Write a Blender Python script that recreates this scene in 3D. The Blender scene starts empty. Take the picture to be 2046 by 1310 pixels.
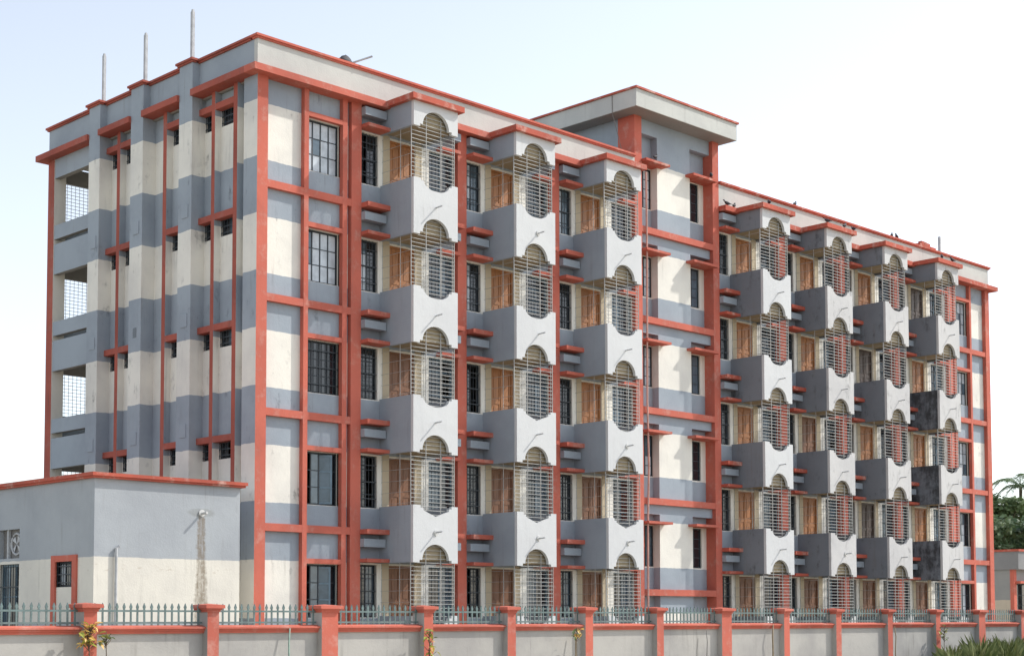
import bpy, math, random
from mathutils import Vector, Matrix
R = random.Random(7)

# ------------------------------------------------------------------ camera, sky, sun
sc = bpy.context.scene
col = sc.collection
F_PX, PY, PITCH, YAW, ROLL = 3108.49, 1053.40, 0.0598, 0.7825, -0.0021
CAM = Vector((-23.3688, -32.8825, 1.7751))
cam = bpy.data.cameras.new("camera")
camo = bpy.data.objects.new("camera", cam); col.objects.link(camo)
fw = Vector((math.sin(YAW)*math.cos(PITCH), math.cos(YAW)*math.cos(PITCH), math.sin(PITCH)))
rt = Vector((math.cos(YAW), -math.sin(YAW), 0)); up = rt.cross(fw)
r2 = rt*math.cos(ROLL) + up*math.sin(ROLL); u2 = -rt*math.sin(ROLL) + up*math.cos(ROLL)
M = Matrix((r2, u2, -fw)).transposed().to_4x4(); M.translation = CAM
camo.matrix_world = M
cam.sensor_fit = 'HORIZONTAL'; cam.sensor_width = 36.0
cam.lens = 36.0*F_PX/2046.0
cam.shift_y = (PY-655.0)/2046.0
cam.clip_start = 0.5; cam.clip_end = 6000
sc.camera = camo

SUN = Vector((2.0, -1.0, 2.05)).normalized()
el = math.asin(SUN.z); az = math.atan2(SUN.x, SUN.y)      # azimuth from +Y towards +X
w = bpy.data.worlds.new("World"); sc.world = w; w.use_nodes = True
nt = w.node_tree; nt.nodes.clear()
sky = nt.nodes.new("ShaderNodeTexSky"); sky.sky_type = 'NISHITA'; sky.sun_disc = False
sky.sun_elevation = el; sky.sun_rotation = az
sky.air_density = 1.0; sky.dust_density = 0.9; sky.ozone_density = 1.0; sky.altitude = 20
bg = nt.nodes.new("ShaderNodeBackground"); bg.inputs[1].default_value = 0.122
wo = nt.nodes.new("ShaderNodeOutputWorld")
hs = nt.nodes.new("ShaderNodeHueSaturation"); hs.inputs['Saturation'].default_value = 0.47      # humid, milky air: the whole sky paler
nt.links.new(sky.outputs[0], hs.inputs['Color']); nt.links.new(hs.outputs[0], bg.inputs[0]); nt.links.new(bg.outputs[0], wo.inputs[0])
sl = bpy.data.lights.new("sun", 'SUN'); sl.energy = 2.0; sl.angle = math.radians(0.8); sl.color = (1.0, 0.955, 0.89)
so = bpy.data.objects.new("sun", sl); col.objects.link(so)
so.rotation_euler = SUN.to_track_quat('Z', 'Y').to_euler()
vs = sc.view_settings
vs.view_transform = 'Standard'; vs.look = 'None'; vs.gamma = 1.0; vs.use_curve_mapping = False
vs.exposure = 1.06

def ray(a, b): return fw + r2*((a-1023)/F_PX) - u2*((b-PY)/F_PX)
def at_y(a, b, y):                                         # photo pixel -> point on a plane y = const
    d = ray(a, b); return CAM + d*((y-CAM.y)/d.y)

# ------------------------------------------------------------------ materials
def nodes(name):
    m = bpy.data.materials.new(name); m.use_nodes = True
    n = m.node_tree; n.nodes.clear()
    o = n.nodes.new("ShaderNodeOutputMaterial"); p = n.nodes.new("ShaderNodeBsdfPrincipled")
    n.links.new(p.outputs[0], o.inputs[0]); return m, n, p
def nd(n, t, **kw):
    x = n.nodes.new(t)
    for k, v in kw.items():
        if k == 'op': x.operation = v
        else: setattr(x, k, v)
    return x
def mth(n, op, a, b=None, c=None, clamp=False):
    x = n.nodes.new("ShaderNodeMath"); x.operation = op; x.use_clamp = clamp
    for i, v in enumerate((a, b, c)):
        if v is None: continue
        if isinstance(v, (int, float)): x.inputs[i].default_value = v
        else: n.links.new(v, x.inputs[i])
    return x.outputs[0]
def noise(n, vec, scale, detail=4, rough=0.55):
    x = n.nodes.new("ShaderNodeTexNoise"); x.inputs['Scale'].default_value = scale
    x.inputs['Detail'].default_value = detail; x.inputs['Roughness'].default_value = rough
    n.links.new(vec, x.inputs['Vector']); return x.outputs[0]
def smooth(n, v, a, b, lo=0.0, hi=1.0):
    x = n.nodes.new("ShaderNodeMapRange"); x.interpolation_type = 'SMOOTHSTEP'
    x.inputs[1].default_value = a; x.inputs[2].default_value = b
    x.inputs[3].default_value = lo; x.inputs[4].default_value = hi
    n.links.new(v, x.inputs[0]); return x.outputs[0]
def mixc(n, f, a, b, blend='MIX'):
    x = n.nodes.new("ShaderNodeMix"); x.data_type = 'RGBA'; x.blend_type = blend
    if isinstance(f, (int, float)): x.inputs[0].default_value = f
    else: n.links.new(f, x.inputs[0])
    for i, v in ((6, a), (7, b)):
        if isinstance(v, tuple): x.inputs[i].default_value = (*v, 1)
        else: n.links.new(v, x.inputs[i])
    return x.outputs[2]
def pos(n):
    return n.nodes.new("ShaderNodeNewGeometry").outputs['Position']
def scaled(n, v, s):
    x = n.nodes.new("ShaderNodeVectorMath"); x.operation = 'MULTIPLY'; n.links.new(v, x.inputs[0])
    x.inputs[1].default_value = s; return x.outputs[0]
def bump(n, p, h, strength, dist=0.02):
    x = n.nodes.new("ShaderNodeBump"); x.inputs['Strength'].default_value = strength
    x.inputs['Distance'].default_value = dist; n.links.new(h, x.inputs['Height']); n.links.new(x.outputs[0], p.inputs['Normal'])

def plaster(name, c1, rough=0.85, dirt=0.35, mould=0.0, band=None, c2=None, dirtcol=(0.16, 0.15, 0.13), patch=0.14, fade=0.0):
    """painted plaster: patchy paint, rain streaks, grime specks; optional second colour in horizontal bands"""
    m, n, p = nodes(name); P = pos(n)
    if band is not None:
        sx = n.nodes.new("ShaderNodeSeparateXYZ"); n.links.new(P, sx.inputs[0])
        wob = mth(n, 'MULTIPLY', mth(n, 'SUBTRACT', noise(n, P, 3.0, 2), 0.5), 0.05)
        t = mth(n, 'SUBTRACT', band, mth(n, 'ADD', sx.outputs[2], wob))
        fr = mth(n, 'FRACT', mth(n, 'DIVIDE', mth(n, 'ADD', t, 300.0), 3.0))
        k = mth(n, 'MULTIPLY', mth(n, 'LESS_THAN', fr, 0.5), mth(n, 'GREATER_THAN', t, 0.0))
        c = mixc(n, k, c1, c2)
    else:
        c = mixc(n, 0.0, c1, c1)
    big = noise(n, P, 0.55, 5, 0.6)
    c = mixc(n, smooth(n, big, 0.35, 0.7, 0.0, 1.0), c, mixc(n, 1.0, c, (1-patch, 1-patch, 1-patch*0.9), 'MULTIPLY'))
    if fade: c = mixc(n, smooth(n, noise(n, P, 2.2, 6, 0.7), 0.5, 0.72, 0, fade), c, (0.72, 0.55, 0.47))
    st = noise(n, scaled(n, P, (7.0, 7.0, 0.45)), 1.0, 5, 0.62)
    msk = noise(n, P, 0.8, 3)
    f = mth(n, 'MULTIPLY', smooth(n, st, 0.52, 0.78), smooth(n, msk, 0.42, 0.68))
    c = mixc(n, mth(n, 'MULTIPLY', f, dirt), c, dirtcol)
    sp = noise(n, P, 9.0, 6, 0.75)
    c = mixc(n, smooth(n, sp, 0.60, 0.80, 0, dirt*0.6), c, dirtcol)
    if mould:
        mm = noise(n, P, 1.7, 8, 0.7); ms = noise(n, scaled(n, P, (5, 5, 0.8)), 1.0, 6, 0.7)
        fm = smooth(n, mth(n, 'ADD', mm, mth(n, 'MULTIPLY', ms, 0.6)), 0.90-0.36*mould, 1.22-0.36*mould)
        c = mixc(n, mth(n, 'MULTIPLY', fm, 0.9), c, (0.045, 0.046, 0.048))
    n.links.new(c, p.inputs['Base Color']); p.inputs['Roughness'].default_value = rough
    p.inputs['Specular IOR Level'].default_value = 0.25
    h = mth(n, 'ADD', noise(n, P, 22, 5, 0.7), mth(n, 'MULTIPLY', noise(n, P, 3.0, 3), 1.5))
    bump(n, p, h, 0.35, 0.015)
    return m

GREY = (0.335, 0.38, 0.425); CREAM = (0.79, 0.765, 0.69); RED = (0.56, 0.148, 0.102)
M_BAND = plaster("paint_banded", GREY, band=15.36, c2=CREAM, dirt=0.5, patch=0.18, mould=0.07)
M_TOWER = plaster("paint_banded_tower", GREY, band=17.02, c2=CREAM, dirt=0.3)
M_GREY = plaster("paint_grey", GREY, dirt=0.4)
M_GREYSH = plaster("paint_grey_shade_mould", (0.215, 0.235, 0.26), dirt=0.5, mould=0.22)  # right-wing sides: dimmer light painted in as darker grey, plus mould patches
M_GREYX = plaster("paint_grey_shade_black_mould", (0.215, 0.235, 0.26), dirt=0.6, mould=0.78)  # same shade-darkened grey under heavy black mould
M_WHITE = plaster("paint_white", (0.60, 0.61, 0.61), dirt=0.3, patch=0.07)
M_WHITED = plaster("paint_white_streaked", (0.57, 0.565, 0.555), dirt=0.75, patch=0.12, mould=0.12)
M_CREAM = plaster("paint_cream", CREAM, dirt=0.25)
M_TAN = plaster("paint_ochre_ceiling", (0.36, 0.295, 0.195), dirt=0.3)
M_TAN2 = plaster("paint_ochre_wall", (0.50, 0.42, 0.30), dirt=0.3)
M_PALE = plaster("paint_pale_parapet", (0.535, 0.54, 0.505), dirt=0.35)
M_RED = plaster("paint_red", RED, dirt=0.4, patch=0.24, fade=0.26)
M_REDSH = plaster("paint_red_shade_grime", (0.40, 0.105, 0.075), dirt=0.75, patch=0.3, fade=0.10, dirtcol=(0.10, 0.075, 0.065))  # left flank red: shade painted into the darker colour, plus grime streaks
M_REDW = plaster("paint_red_weathered", (0.50, 0.115, 0.075), dirt=0.5, patch=0.25, fade=0.55)
M_ANNEX = plaster("paint_annex", (0.40, 0.425, 0.445), band=3.27, c2=(0.74, 0.705, 0.62), dirt=0.35)
def add_drain_stain(m):
    """brown water streak below the annex drain and a mortar smear round it"""
    n = m.node_tree; p = [x for x in n.nodes if x.type == 'BSDF_PRINCIPLED'][0]
    base = p.inputs['Base Color'].links[0].from_socket; P = pos(n)
    sx = n.nodes.new("ShaderNodeSeparateXYZ"); n.links.new(P, sx.inputs[0])
    wx = mth(n, 'MULTIPLY', mth(n, 'SUBTRACT', noise(n, scaled(n, P, (1, 1, 2.5)), 3.0, 5, 0.7), 0.5), 0.22)
    dx = mth(n, 'ABSOLUTE', mth(n, 'ADD', mth(n, 'ADD', sx.outputs[0], 2.12), wx))
    strand = noise(n, scaled(n, P, (34, 34, 2.2)), 1.0, 5, 0.7)
    dx = mth(n, 'DIVIDE', dx, mth(n, 'ADD', 0.75, mth(n, 'MULTIPLY', mth(n, 'SUBTRACT', 4.4, sx.outputs[2]), 0.28)))
    core = mth(n, 'MULTIPLY', smooth(n, dx, 0.08, 0.17, 1.0, 0.0), smooth(n, strand, 0.30, 0.55, 0.35, 1.0))
    front = mth(n, 'MULTIPLY', mth(n, 'LESS_THAN', sx.outputs[1], -0.75), smooth(n, sx.outputs[2], 4.28, 4.40, 1.0, 0.0))
    blot = smooth(n, noise(n, P, 13, 6, 0.7), 0.32, 0.56, 0.5, 1.0)
    f = mth(n, 'MULTIPLY', mth(n, 'MULTIPLY', core, front), blot)
    c = mixc(n, mth(n, 'MULTIPLY', f, 0.8), base, (0.19, 0.145, 0.095))
    ex = mth(n, 'POWER', mth(n, 'DIVIDE', mth(n, 'ADD', sx.outputs[0], 2.12), 0.42), 2.0)
    ez = mth(n, 'POWER', mth(n, 'DIVIDE', mth(n, 'SUBTRACT', sx.outputs[2], 4.41), 0.12), 2.0)
    e = mth(n, 'ADD', mth(n, 'ADD', ex, ez), mth(n, 'MULTIPLY', noise(n, P, 7, 4), 0.8))
    g = mth(n, 'MULTIPLY', smooth(n, e, 0.9, 1.5, 0.55, 0.0), mth(n, 'LESS_THAN', sx.outputs[1], -0.75))
    c = mixc(n, g, c, (0.27, 0.28, 0.27))
    # scuffed line of flaked paint near the colour joint
    lz = mth(n, 'ABSOLUTE', mth(n, 'SUBTRACT', sx.outputs[2], 3.02)); 
    fl = mth(n, 'MULTIPLY', smooth(n, lz, 0.03, 0.14, 1.0, 0.0), smooth(n, noise(n, scaled(n, P, (3, 3, 9)), 1.6, 6, 0.75), 0.56, 0.66))
    c = mixc(n, mth(n, 'MULTIPLY', fl, 0.6), c, (0.42, 0.35, 0.26))
    n.links.new(c, p.inputs['Base Color'])
add_drain_stain(M_ANNEX)
M_FGREY = plaster("paint_fence_grey", (0.44, 0.425, 0.395), dirt=0.7, patch=0.25)
M_NGREY = plaster("paint_neighbour_grey", (0.25, 0.25, 0.25), dirt=0.5)
M_CONC = plaster("concrete", (0.30, 0.29, 0.27), dirt=0.4)
M_ROOM = plaster("room_plaster", (0.34, 0.33, 0.30), dirt=0.2)

def simple(name, c, rough=0.5, metal=0.0, var=0.25, spec=0.4, sc_=6.0):
    m, n, p = nodes(name); P = pos(n)
    k = noise(n, P, sc_, 5, 0.65)
    cc = mixc(n, smooth(n, k, 0.35, 0.7, 0, 1), c, tuple(x*(1-var) for x in c))
    n.links.new(cc, p.inputs['Base Color']); p.inputs['Roughness'].default_value = rough
    p.inputs['Metallic'].default_value = metal; p.inputs['Specular IOR Level'].default_value = spec
    return m
M_GRILLE = simple("grille_cream_paint", (0.44, 0.44, 0.42), 0.55)
M_STEEL = simple("window_steel_paint", (0.035, 0.045, 0.055), 0.5)
M_BLUE = simple("shutter_blue_paint", (0.16, 0.24, 0.30), 0.5)
M_LATT = simple("lattice_paint", (0.70, 0.74, 0.78), 0.6)
M_PICK = simple("railing_green_paint", (0.15, 0.215, 0.21), 0.5, var=0.35)
M_PIPE = simple("pipe_plastic", (0.62, 0.62, 0.60), 0.5)
M_PIPED = simple("pipe_grey", (0.20, 0.19, 0.18), 0.6)
M_POLE = simple("pole_grey", (0.50, 0.51, 0.52), 0.7)
M_STAIN = simple("drain_stain_crust", (0.30, 0.235, 0.165), 0.9, var=0.5, sc_=14)
M_BIRD = simple("pigeon_feather", (0.05, 0.05, 0.06), 0.7)
M_BARK = simple("bark", (0.13, 0.10, 0.07), 0.9)
M_DRY = simple("dry_stem", (0.30, 0.24, 0.16), 0.9)
M_GREENP = simple("hose_green", (0.30, 0.44, 0.36), 0.5)

def wood(name, c):
    m, n, p = nodes(name); P = pos(n)
    g = noise(n, scaled(n, P, (22, 22, 1.6)), 1.0, 5, 0.6)
    cc = mixc(n, smooth(n, g, 0.3, 0.7), c, tuple(x*0.62 for x in c))
    b = noise(n, P, 1.6, 3); cc = mixc(n, smooth(n, b, 0.45, 0.75, 0, 0.5), cc, tuple(x*0.5 for x in c))
    n.links.new(cc, p.inputs['Base Color']); p.inputs['Roughness'].default_value = 0.5
    return m
M_WOOD = [wood("door_wood_orange", (0.40, 0.155, 0.042)), wood("door_wood_brown", (0.22, 0.09, 0.036)), wood("door_wood_dark", (0.07, 0.04, 0.026))]
def glass(name, c, rough, spec=0.5):
    m, n, p = nodes(name); P = pos(n)
    k = noise(n, P, 3.0, 4)
    n.links.new(mixc(n, smooth(n, k, 0.3, 0.7), c, tuple(x*0.7 for x in c)), p.inputs['Base Color'])
    p.inputs['Roughness'].default_value = rough; p.inputs['Specular IOR Level'].default_value = spec
    bump(n, p, noise(n, P, 1.2, 2), 0.15, 0.05)
    return m
M_GLD = glass("glass_dark", (0.018, 0.024, 0.03), 0.08, 0.6)
M_GLP = glass("glass_frosted", (0.54, 0.60, 0.65), 0.25)
M_GLB = glass("glass_blue_tint", (0.10, 0.15, 0.19), 0.12, 0.6)
def leafm(name, c, c2):
    m, n, p = nodes(name)
    g = n.nodes.new("ShaderNodeNewGeometry")
    cc = mixc(n, g.outputs['Random Per Island'], c, c2)
    n.links.new(cc, p.inputs['Base Color']); p.inputs['Roughness'].default_value = 0.55
    tr = n.nodes.new("ShaderNodeBsdfTranslucent"); n.links.new(cc, tr.inputs[0])
    mx = n.nodes.new("ShaderNodeMixShader"); mx.inputs[0].default_value = 0.3
    o = [x for x in n.nodes if x.type == 'OUTPUT_MATERIAL'][0]
    n.links.new(p.outputs[0], mx.inputs[1]); n.links.new(tr.outputs[0], mx.inputs[2]); n.links.new(mx.outputs[0], o.inputs[0])
    return m
M_LEAF = leafm("leaf_green", (0.10, 0.16, 0.06), (0.20, 0.26, 0.11))
M_LEAFD = leafm("leaf_dark_green", (0.07, 0.13, 0.055), (0.15, 0.21, 0.09))
M_LEAFY = leafm("leaf_yellow_orange", (0.78, 0.40, 0.12), (0.80, 0.64, 0.20))
M_LEAFG = leafm("leaf_lime", (0.42, 0.38, 0.05), (0.30, 0.36, 0.08))
M_GRASS = leafm("grass_blade", (0.09, 0.14, 0.04), (0.26, 0.28, 0.11))

# ------------------------------------------------------------------ mesh helpers
class MB:
    def __init__(s): s.v = []; s.f = []; s.m = []
    def box(s, x0, x1, y0, y1, z0, z1, mi=0, faces=None):
        b = len(s.v)
        s.v += [(x0,y0,z0),(x1,y0,z0),(x1,y1,z0),(x0,y1,z0),(x0,y0,z1),(x1,y0,z1),(x1,y1,z1),(x0,y1,z1)]
        fs = [(0,3,2,1),(4,5,6,7),(0,1,5,4),(1,2,6,5),(2,3,7,6),(3,0,4,7)]      # -z +z -y +x +y -x
        for i, q in enumerate(fs):
            s.f.append(tuple(b+k for k in q)); s.m.append(faces.get(i, mi) if faces else mi)
        return s
    def poly(s, pts, mi=0):
        b = len(s.v); s.v += list(pts); s.f.append(tuple(range(b, b+len(pts)))); s.m.append(mi); return s
    def prism_y(s, xz, y0, y1, mi=0):                       # outline in (x, z), extruded along y
        n = len(xz); b = len(s.v)
        s.v += [(x, y0, z) for x, z in xz] + [(x, y1, z) for x, z in xz]
        s.f.append(tuple(b+i for i in range(n))); s.m.append(mi)
        s.f.append(tuple(b+n+i for i in reversed(range(n)))); s.m.append(mi)
        for i in range(n):
            j = (i+1) % n; s.f.append((b+j, b+i, b+n+i, b+n+j)); s.m.append(mi)
        return s
    def tube(s, pts, rad, seg=8, mi=0, taper=None):
        pts = [Vector(p) for p in pts]; rings = []
        for i, p in enumerate(pts):
            d = (pts[min(i+1, len(pts)-1)] - pts[max(i-1, 0)]).normalized()
            a = d.orthogonal().normalized(); c = d.cross(a)
            r = rad if taper is None else rad + (taper-rad)*i/(len(pts)-1)
            b = len(s.v); rings.append(b)
            for k in range(seg):
                t = 2*math.pi*k/seg; s.v.append(tuple(p + a*(r*math.cos(t)) + c*(r*math.sin(t))))
        for i in range(len(rings)-1):
            a, b = rings[i], rings[i+1]
            for k in range(seg):
                j = (k+1) % seg; s.f.append((a+k, a+j, b+j, b+k)); s.m.append(mi)
        s.f.append(tuple(rings[0]+k for k in reversed(range(seg)))); s.m.append(mi)
        s.f.append(tuple(rings[-1]+k for k in range(seg))); s.m.append(mi)
        return s
    def mesh(s, name, mats, smooth=False):
        me = bpy.data.meshes.new(name); me.from_pydata(s.v, [], s.f)
        for m in (mats if isinstance(mats, (list, tuple)) else [mats]): me.materials.append(m)
        me.polygons.foreach_set('material_index', s.m)
        if smooth: me.polygons.foreach_set('use_smooth', [True]*len(s.f))
        me.update(); return me

def put(name, me, parent=None, loc=(0, 0, 0), rotz=0.0):
    o = bpy.data.objects.new(name, me); col.objects.link(o); o.location = loc
    if rotz: o.rotation_euler = (0, 0, rotz)
    if parent: o.parent = parent
    return o
def thing(name, label, cat, loc=(0, 0, 0), group=None, me=None):
    o = put(name, me, None, loc); o['label'] = label; o['category'] = cat
    if group: o['group'] = group
    return o
def boxpart(name, parent, mats, *b, faces=None):
    return put(name, MB().box(*b, faces=faces).mesh(name, mats), parent)
def struct(name, me):
    o = put(name, me); o['kind'] = 'structure'; return o

def wall_mesh(name, mats, axis, p0, p1, u0, u1, z0, z1, holes, revm=None):
    """wall slab between planes p0 (outer) and p1 (inner) along u, with rectangular holes [(u0,u1,z0,z1)]"""
    us = sorted({u0, u1, *[h[0] for h in holes], *[h[1] for h in holes]})
    zs = sorted({z0, z1, *[h[2] for h in holes], *[h[3] for h in holes]})
    us = [u for u in us if u0-1e-6 <= u <= u1+1e-6]; zs = [z for z in zs if z0-1e-6 <= z <= z1+1e-6]
    def solid(i, j):
        if i < 0 or j < 0 or i >= len(us)-1 or j >= len(zs)-1: return False
        a = (us[i]+us[i+1])/2; b = (zs[j]+zs[j+1])/2
        return not any(h[0] < a < h[1] and h[2] < b < h[3] for h in holes)
    mb = MB()
    T = (lambda u, p, z: (u, p, z)) if axis == 'y' else (lambda u, p, z: (p, u, z))
    for i in range(len(us)-1):
        for j in range(len(zs)-1):
            if not solid(i, j): continue
            a, b, c, d = us[i], us[i+1], zs[j], zs[j+1]
            mb.poly([T(a,p0,c), T(b,p0,c), T(b,p0,d), T(a,p0,d)])
            mb.poly([T(a,p1,d), T(b,p1,d), T(b,p1,c), T(a,p1,c)], 1)
            r = 2
            if not solid(i-1, j): mb.poly([T(a,p0,c), T(a,p0,d), T(a,p1,d), T(a,p1,c)], r)
            if not solid(i+1, j): mb.poly([T(b,p0,d), T(b,p0,c), T(b,p1,c), T(b,p1,d)], r)
            if not solid(i, j-1): mb.poly([T(b,p0,c), T(a,p0,c), T(a,p1,c), T(b,p1,c)], r)
            if not solid(i, j+1): mb.poly([T(a,p0,d), T(b,p0,d), T(b,p1,d), T(a,p1,d)], r)
    return mb.mesh(name, [mats, M_ROOM, revm or mats])

# ------------------------------------------------------------------ ground
def ground():
    m, n, p = nodes("ground_pale_bounce"); P = pos(n)  # unseen ground, made pale to bounce fill light onto the shaded walls
    a = noise(n, P, 0.35, 6, 0.6); b = noise(n, P, 6, 6, 0.7)
    c = mixc(n, smooth(n, a, 0.42, 0.6), (0.44, 0.39, 0.31), (0.30, 0.28, 0.20))
    c = mixc(n, smooth(n, b, 0.4, 0.7, 0, 0.6), c, (0.36, 0.32, 0.25))
    n.links.new(c, p.inputs['Base Color']); p.inputs['Roughness'].default_value = 0.95
    bump(n, p, b, 0.5, 0.05)
    S = 2500
    struct("ground", MB().poly([(-S,-S,0),(S,-S,0),(S,S,0),(-S,S,0)]).mesh("ground", m))
ground()

# ================================================================== the hostel block
L, W = 38.6, 11.0
B = thing("apartment_block", "five storey grey, cream and red painted block with stacked arched balconies", "building")
FLOOR = [3.36+3*k for k in range(5)]                     # tops of the openings, floor 0..4
BEAM = [4.31+3*k for k in range(4)]                      # storey beams
COLR = [3.5, 7.47, 11.43, 15.41, 19.54, 23.47, 27.38, 31.28]
BAYS = [0, 1, 2, 4, 5, 6, 7]
YW = 0.15                                                # front wall plane; columns and fins stand at y = 0

# ---- windows
def window_meshes(w_, h, nc, nr, frame_m, t=0.04, dep=0.05, bars=True):
    mb = MB()
    mb.box(0, t, 0, dep, 0, h).box(w_-t, w_, 0, dep, 0, h).box(t, w_-t, 0, dep, 0, t).box(t, w_-t, 0, dep, h-t, h)
    cw = (w_-2*t)/nc; ch = (h-2*t)/nr
    for i in range(1, nc): mb.box(t+cw*i-0.018, t+cw*i+0.018, 0.006, dep-0.006, t, h-t)
    for j in range(1, nr): mb.box(t, w_-t, 0.010, dep-0.010, t+ch*j-0.012, t+ch*j+0.012)
    fr = mb.mesh("window", frame_m)
    g = MB()
    if bars:
        nb = max(3, int(w_/0.13))
        for i in range(nb+1): x = 0.02+(w_-0.04)*i/nb; g.tube([(x, -0.05, 0), (x, -0.05, h)], 0.008, 5)
        for z in (h*0.18, h*0.5, h*0.82): g.box(0, w_, -0.062, -0.056, z-0.012, z+0.012)
    gm = g.mesh("security_bars", M_STEEL) if bars else None
    pm = {}
    for nm, mt in (('d', M_GLD), ('p', M_GLP), ('b', M_GLB)):
        pm[nm] = MB().box(0.0, cw-0.030, 0.020, 0.026, 0.0, ch-0.026).mesh("pane", mt)
    cells = [(t+cw*i+0.015, t+ch*j+0.013) for i in range(nc) for j in range(nr)]
    return dict(fr=fr, gm=gm, pm=pm, cells=cells, nr=nr, nc=nc)
def place_window(W_, parent, loc, code, axis='y', shutter=None):
    """code: one letter for each pane column; d dark, p frosted, b blue tint, o open (no pane)"""
    rot = 0.0 if axis == 'y' else -math.pi/2
    o = put("window", W_['fr'], parent, loc, rot)
    for i, (x, z) in enumerate(W_['cells']):
        c = code[(i // W_['nr']) % len(code)]
        if c == 'o': continue
        if c == 'p' and R.random() < 0.12: c = 'b'
        put("pane", W_['pm'][c], o, (x, 0, z))
    if W_['gm']: put("security_bars", W_['gm'], o)
    return o
WE = window_meshes(1.16, 1.42, 4, 3, M_STEEL)            # end bay window
WEO = window_meshes(1.16, 1.42, 4, 3, M_STEEL, bars=False)
WB = window_meshes(0.66, 1.44, 2, 4, M_STEEL)            # bay window left of each balcony
WB2 = window_meshes(0.98, 1.44, 2, 4, M_BLUE)            # bay window right of each balcony
WS = window_meshes(0.74, 1.36, 2, 4, M_STEEL, bars=False)  # stair window
WL = window_meshes(0.56, 0.52, 2, 1, M_STEEL, bars=True) # small side window

holes = []
sills = {}
for k, zt in enumerate(FLOOR):
    zb = zt-1.49
    holes.append((1.69, 2.85, zb, zb+1.42))
    holes.append((L-2.85, L-1.69, zb, zb+1.42))
    for i in BAYS:
        c = COLR[i]
        holes.append((c+0.06, c+0.72, zt-1.48, zt-0.04))
        holes.append((c+1.14, c+2.08, zt-2.30, zt-0.05))     # balcony door
        holes.append((c+2.62, c+3.60, zt-1.48, zt-0.04))
left_holes = [h for h in holes if h[1] < 15.3]; right_holes = [h for h in holes if h[0] > 19.3]
put("wall", wall_mesh("front_wall", M_BAND, 'y', YW, YW+0.22, 0.3, 15.30, 0, 16.10, left_holes, M_CREAM), B)
put("wall", wall_mesh("front_wall", M_BAND, 'y', YW, YW+0.22, 19.30, L-0.1, 0, 16.10, right_holes, M_CREAM), B)

end_codes = ['obbd', 'obod', 'dddd', 'pppp', 'pppp']
bay_codes = {0: ['db', 'do', 'dd', 'pd', 'od'], 1: ['od', 'dd', 'do', 'pd', 'pb'], 2: ['db', 'dd', 'dd', 'dd', 'pb']}
for k, zt in enumerate(FLOOR):
    place_window(WEO if k != 2 else WE, B, (1.69, YW+0.10, zt-1.49), end_codes[k])
    place_window(WEO, B, (L-2.85, YW+0.10, zt-1.49), ['dbpd', 'dppd', 'dppp', 'dppp', 'dppp'][k])
    for bi, i in enumerate(BAYS):
        c = COLR[i]
        place_window(WB, B, (c+0.06, YW+0.10, zt-1.48), bay_codes.get(i, ['dd', 'dd', 'bd', 'dd', 'dd'])[k])
        place_window(WB2, B, (c+2.62, YW+0.10, zt-1.48), R.choice(['db', 'do', 'dd', 'dd', 'bd']))

CAS = MB()
for bx_ in ((0, 0.05, 0, 1.32), (0.36, 0.41, 0, 1.32), (0.05, 0.36, 0, 0.05), (0.05, 0.36, 1.27, 1.32), (0.05, 0.36, 0.42, 0.46), (0.05, 0.36, 0.85, 0.89)):
    CAS.box(bx_[0], bx_[1], -0.015, 0.015, bx_[2], bx_[3])
CAS.box(0.05, 0.36, -0.003, 0.003, 0.05, 1.27, 1)
CASM = CAS.mesh("casement", [M_BLUE, M_GLB])
for k, xx, rz in ((0, 2.22, -0.5), (1, 2.25, -0.6), (1, 1.72, 1.1)):
    put("casement", CASM, B, (xx, YW+0.17, FLOOR[k]-1.45), rz)
for i, k, rz in ((0, 0, 0.9), (1, 0, 1.0), (1, 2, 0.8), (2, 0, 1.1), (2, 3, 0.9), (4, 1, 0.9), (5, 0, 1.0)):
    put("casement", CASM, B, (COLR[i]+0.28, YW+0.18, FLOOR[k]-1.44), rz)

# ---- columns, fins, beams on the front
def column(x0, x1, z1, y1=0.3, m=M_RED): boxpart("column", B, m, x0, x1, 0.0, y1, 0, z1)
for i, c in enumerate(COLR):
    if i == 3: column(c-0.36, c, 18.45, 0.72)
    elif i == 4: column(c-0.34, c, 18.45, 0.72)
    else: column(c-0.35, c, 16.03)
column(L-3.5, L-3.15, 16.03)
# corner columns: red on the front, banded on the flank
boxpart("column", B, [M_RED, M_BAND], 0.0, 0.34, -0.012, 0.59, 0, 16.03, faces={5: 1, 4: 1})
boxpart("column", B, [M_RED, M_BAND], L-0.34, L, -0.012, 0.59, 0, 16.03)
for a, b in ((1.54, 1.69), (2.85, 3.01)):
    boxpart("fin", B, M_RED, a, b, 0.004, 0.2, 0, 16.025)
    boxpart("fin", B, M_RED, L-b, L-a, 0.004, 0.2, 0, 16.025)
for z in BEAM:
    for a, b in ((0.33, 1.545), (1.685, 2.855), (3.005, 3.155)):
        boxpart("beam", B, M_RED, a, b, 0.008, 0.2, z-0.20, z)
        boxpart("beam", B, M_RED, L-b, L-a, 0.008, 0.2, z-0.20, z)
for zt in FLOOR:
    boxpart("lintel", B, M_RED, 1.685, 2.855, 0.008, 0.2, zt-0.06, zt+0.07)
    boxpart("lintel", B, M_RED, L-2.855, L-1.685, 0.008, 0.2, zt-0.06, zt+0.07)

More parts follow.
